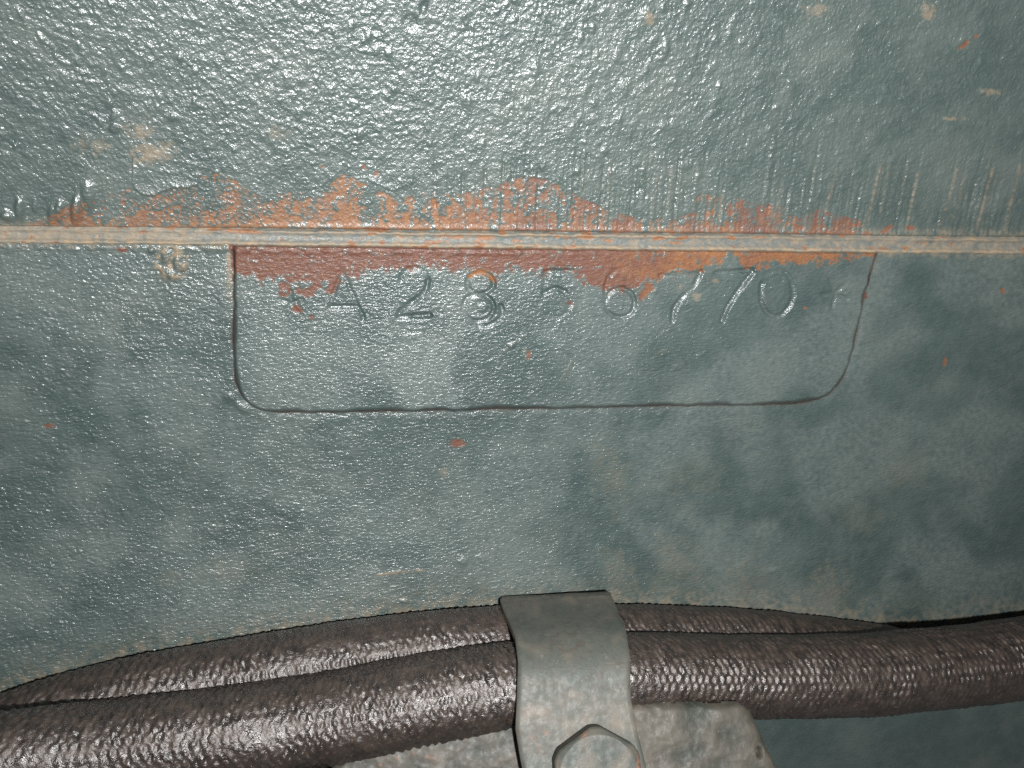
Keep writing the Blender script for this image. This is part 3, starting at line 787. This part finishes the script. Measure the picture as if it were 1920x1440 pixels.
EL = ([1090, 1118, 1137, 1159, 1187, 1234, 1304, 1359, 1415, 1440, 1600], [936, 938, 944, 955, 966, 972, 970, 967, 976, 981, 1015])
ER = ([1090, 1118, 1135, 1157, 1184, 1234, 1318, 1346, 1396, 1440, 1600], [1138, 1146, 1154, 1162, 1174, 1182, 1184, 1189, 1200, 1211, 1245])
NWD = 44
def clamp_mesh(origin):
    N = len(path)
    outer = np.zeros((N, NWD, 3)); inner = np.zeros((N, NWD, 3))
    for i in range(N):
        z, h = path[i]
        py = proj(np.array([xm, -h, z]))[1]
        xl = x_for(np.interp(py, *EL), z, h); xr = x_for(np.interp(py, *ER), z, h)
        w = np.linspace(0, 1, NWD)
        rnd = 0.38
        xs = xl + (xr - xl) * w
        ed = np.minimum(xs - xl, xr - xs)
        dep = np.where(ed < rnd, rnd - np.sqrt(np.maximum(0, rnd ** 2 - (rnd - ed) ** 2)), 0)
        dent = 0.10 * perlin(xs / 5.0, np.full(NWD, i / 9.0), 71) + 0.05 * perlin(xs / 1.6, np.full(NWD, i / 3.0), 72)
        o = path[i][None] + pn[i][None] * (dent - dep)[:, None]
        outer[i] = np.stack([xs, -o[:, 1], o[:, 0]], -1)
        q = path[i] - pn[i] * THK
        inner[i] = np.stack([xs, np.full(NWD, -q[1]), np.full(NWD, q[0])], -1)
    vs = np.vstack([outer.reshape(-1, 3), inner.reshape(-1, 3)])
    idx = np.arange(N * NWD).reshape(N, NWD); off = N * NWD
    qo = np.stack([idx[:-1, :-1], idx[1:, :-1], idx[1:, 1:], idx[:-1, 1:]], -1).reshape(-1, 4)
    qi = (qo + off)[:, ::-1]
    # separate rim vertices so the strap keeps its edges
    def strip(line):
        nonlocal vs
        n0 = len(vs); L = len(line)
        vs = np.vstack([vs, vs[line], vs[np.asarray(line) + off]])
        i = np.arange(L - 1)
        return np.stack([n0 + i, n0 + L + i, n0 + L + i + 1, n0 + i + 1], -1)
    sides = [strip(idx[:, 0]), strip(idx[:, -1])[:, ::-1], strip(idx[0, :])[:, ::-1], strip(idx[-1, :])]
    q = np.vstack([qo, qi] + sides)
    px, py = proj(vs)
    nz = perlin(px / 9, py / 9, 73); nz2 = perlin(px / 30, py / 30, 74)
    rust_c = 0.6 * sstep(0.44, 0.66, nz + 0.5 * nz2 + 0.45 * np.exp(-np.hypot((px - 1000) / 40, (py - 1390) / 30) ** 2) - 0.12) * 0.8
    rust_c[len(outer.reshape(-1, 3)):] = 0.25
    dust_c = np.clip(0.55 * np.exp(-((py - 1345) / 34) ** 2) * (0.6 + nz2) + 0.45 * np.exp(-((py - 1112) / 26) ** 2) * (0.5 + nz) + 0.30 * sstep(0.1, 0.5, nz2), 0, 0.8)
    return raw_mesh("strap", vs, q, {"rust": rust_c, "dust": dust_c}, origin=origin)

corg = np.array([xm, -p_end[1], p_end[0]])
clamp = obj("hose_clamp", clamp_mesh(corg), mat_clamp, label="grey green bent metal clamp strap wrapped over both brown hoses", category="clamp", origin=corg)

# the lug behind the strap, cast and painted, its face square to the bolt
LUG_BACK = 4.0
lug_p = tab_p - a_axis * (THK + LUG_BACK)
gx = np.arange(520, 1530, 3.0); gy = np.arange(1290, 1560, 3.0)
GX, GY = np.meshgrid(gx, gy)
VL = P_plane(GX, GY, lug_p, a_axis)
lug_poly = [(560, 1555), (600, 1470), (640, 1420), (690, 1385), (780, 1360), (960, 1320), (1100, 1318), (1390, 1318), (1412, 1335), (1424, 1365), (1440, 1400), (1462, 1445), (1480, 1555)]
nl = perlin(GX / 40, GY / 40, 81); nl2 = perlin(GX / 14, GY / 14, 82)
sl_ = poly_sd(GX + 3 * nl2, GY + 3 * nl2, lug_poly)
HL = 0.25 * nl + 0.10 * nl2 + 0.05 * perlin(GX / 7, GY / 7, 83) - 1.2 * np.exp(-np.maximum(sl_, 0) / 6.0)
HL -= 2.2 * np.exp(-(np.hypot((GX - 1425) / 5.0, (GY - 1411) / 9.0)) ** 4)
VL = VL + HL[..., None] * a_axis
slc = (sl_[:-1, :-1] + sl_[1:, 1:]) / 2
lug_dust = 0.42 * np.clip(0.25 + 0.9 * nl - 0.3 * sstep(1000, 900, GX) * 0 + 0.55 * sstep(1290, 1205, GX) * (GX > 1190) + 0.2 * sstep(1330, 1420, GX), 0, 0.75)
lug_rust = sstep(0.36, 0.5, nl2 + 0.3 * nl) * sstep(980, 700, GX) * 0.6
lug = obj("mounting_lug", patch("mounting_lug", VL, slc > 0, {"dust": lug_dust, "rust": lug_rust}, tuple(-a_axis * 16), origin=lug_p), mat_lug,
          label="dusty grey green cast lug behind the clamp tab, with a small dark pit", category="lug", origin=lug_p)

# the bolt
bolt_p = P_plane(np.array(1125.0), np.array(1462.0), tab_p, a_axis)
e1_ = np.array([1.0, 0, 0]); e2_ = np.cross(e1_, a_axis); e2_ = e2_ if e2_[2] > 0 else -e2_
HB = 3.4
ptop = P_plane(np.array([1042.0]), np.array([1440.0]), bolt_p + a_axis * HB, a_axis)[0]
bolt_c = P_plane(np.array(1125.0), np.array(1462.0), tab_p + a_axis * HB, a_axis) - a_axis * HB
RIN = abs((ptop - bolt_c) @ e1_)                            # half the width across the flats
nA, nR = 180, 30
ang = np.linspace(0, 2 * np.pi, nA, endpoint=False)
loc = ((ang + math.pi / 6) % (math.pi / 3)) - math.pi / 6
rhex = RIN / np.cos(loc) 
rhex = np.minimum(rhex, RIN * 1.09)
rv = []
rr = np.concatenate([np.linspace(0.0, 0.86, 18)[1:], np.linspace(0.88, 1.0, 14)])
pts = [bolt_c + a_axis * HB]
at_d, at_r = [0.0], [0.0]
for f in rr:
    r = rhex * f
    z = HB - 0.55 * np.maximum(0, r - 0.93 * RIN) - 0.010 * r ** 2 * 0.3
    z = z - 0.18 * sstep(0.965, 1.0, f)
    x_, y_ = r * np.cos(ang), r * np.sin(ang)
    z = z + 0.10 * perlin(x_ / 1.8, y_ / 1.8, 91) + 0.10 * perlin(x_ / 4.5, y_ / 4.5, 92)
    pts += list(bolt_c + x_[:, None] * e1_ + y_[:, None] * e2_ + z[:, None] * a_axis)
    at_d += list(np.clip(0.15 + 0.8 * perlin(x_ / 3, y_ / 3, 93), 0, 0.5))
    rs = sstep(0.86, 0.93, f) * (np.exp(-((ang - math.radians(14)) / 0.17) ** 2)) + 0.9 * sstep(0.9, 0.96, f) * np.exp(-((ang - math.radians(107)) / 0.07) ** 2)
    at_r += list(np.clip(rs * (0.9 + 1.0 * perlin(x_ / 0.8, y_ / 0.8, 94)), 0, 1))
nring = len(rr)
for zz in (HB - 0.95, 0.3, 0.0):
    r = rhex * (1.0 if zz > 0.2 else 0.98)
    pts += list(bolt_c + (r * np.cos(ang))[:, None] * e1_ + (r * np.sin(ang))[:, None] * e2_ + zz * a_axis)
    at_d += [0.1] * nA; at_r += [0.1] * nA
pts += [bolt_c]; at_d.append(0); at_r.append(0)
tot = nring + 3
ix = 1 + np.arange(tot * nA).reshape(tot, nA); nx = np.roll(ix, -1, 1)
q = np.stack([ix[:-1], ix[1:], nx[1:], nx[:-1]], -1).reshape(-1, 4)
tr = np.vstack([np.stack([np.zeros(nA, int), ix[0], nx[0]], -1), np.stack([np.full(nA, len(pts) - 1), nx[-1], ix[-1]], -1)])
bolt = bpy.data.objects.new("bolt", None); sc.collection.objects.link(bolt); bolt.location = Vector(bolt_c * MM); bolt.empty_display_size = 0.005
bolt["label"] = "green painted hexagon head bolt holding down the clamp tab, rust on its right edge"; bolt["category"] = "bolt"
obj("bolt_head", raw_mesh("bolt_head", np.array(pts), q, {"dust": np.array(at_d), "rust": np.array(at_r)}, tris=tr, origin=bolt_c), mat_bolt, parent=bolt)
ns = 32
an = np.linspace(0, 2 * np.pi, ns, endpoint=False)
sp = []
for zz in (0.0, -14.0):
    sp += list(bolt_c + (3.9 * np.cos(an))[:, None] * e1_ + (3.9 * np.sin(an))[:, None] * e2_ + zz * a_axis)
ii = np.arange(ns); jj = (ii + 1) % ns
obj("shank", raw_mesh("shank", np.array(sp), np.stack([ii, ns + ii, ns + jj, jj], -1), {"dust": np.zeros(2 * ns), "rust": np.full(2 * ns, .3)}, origin=bolt_c), mat_bolt, parent=bolt)
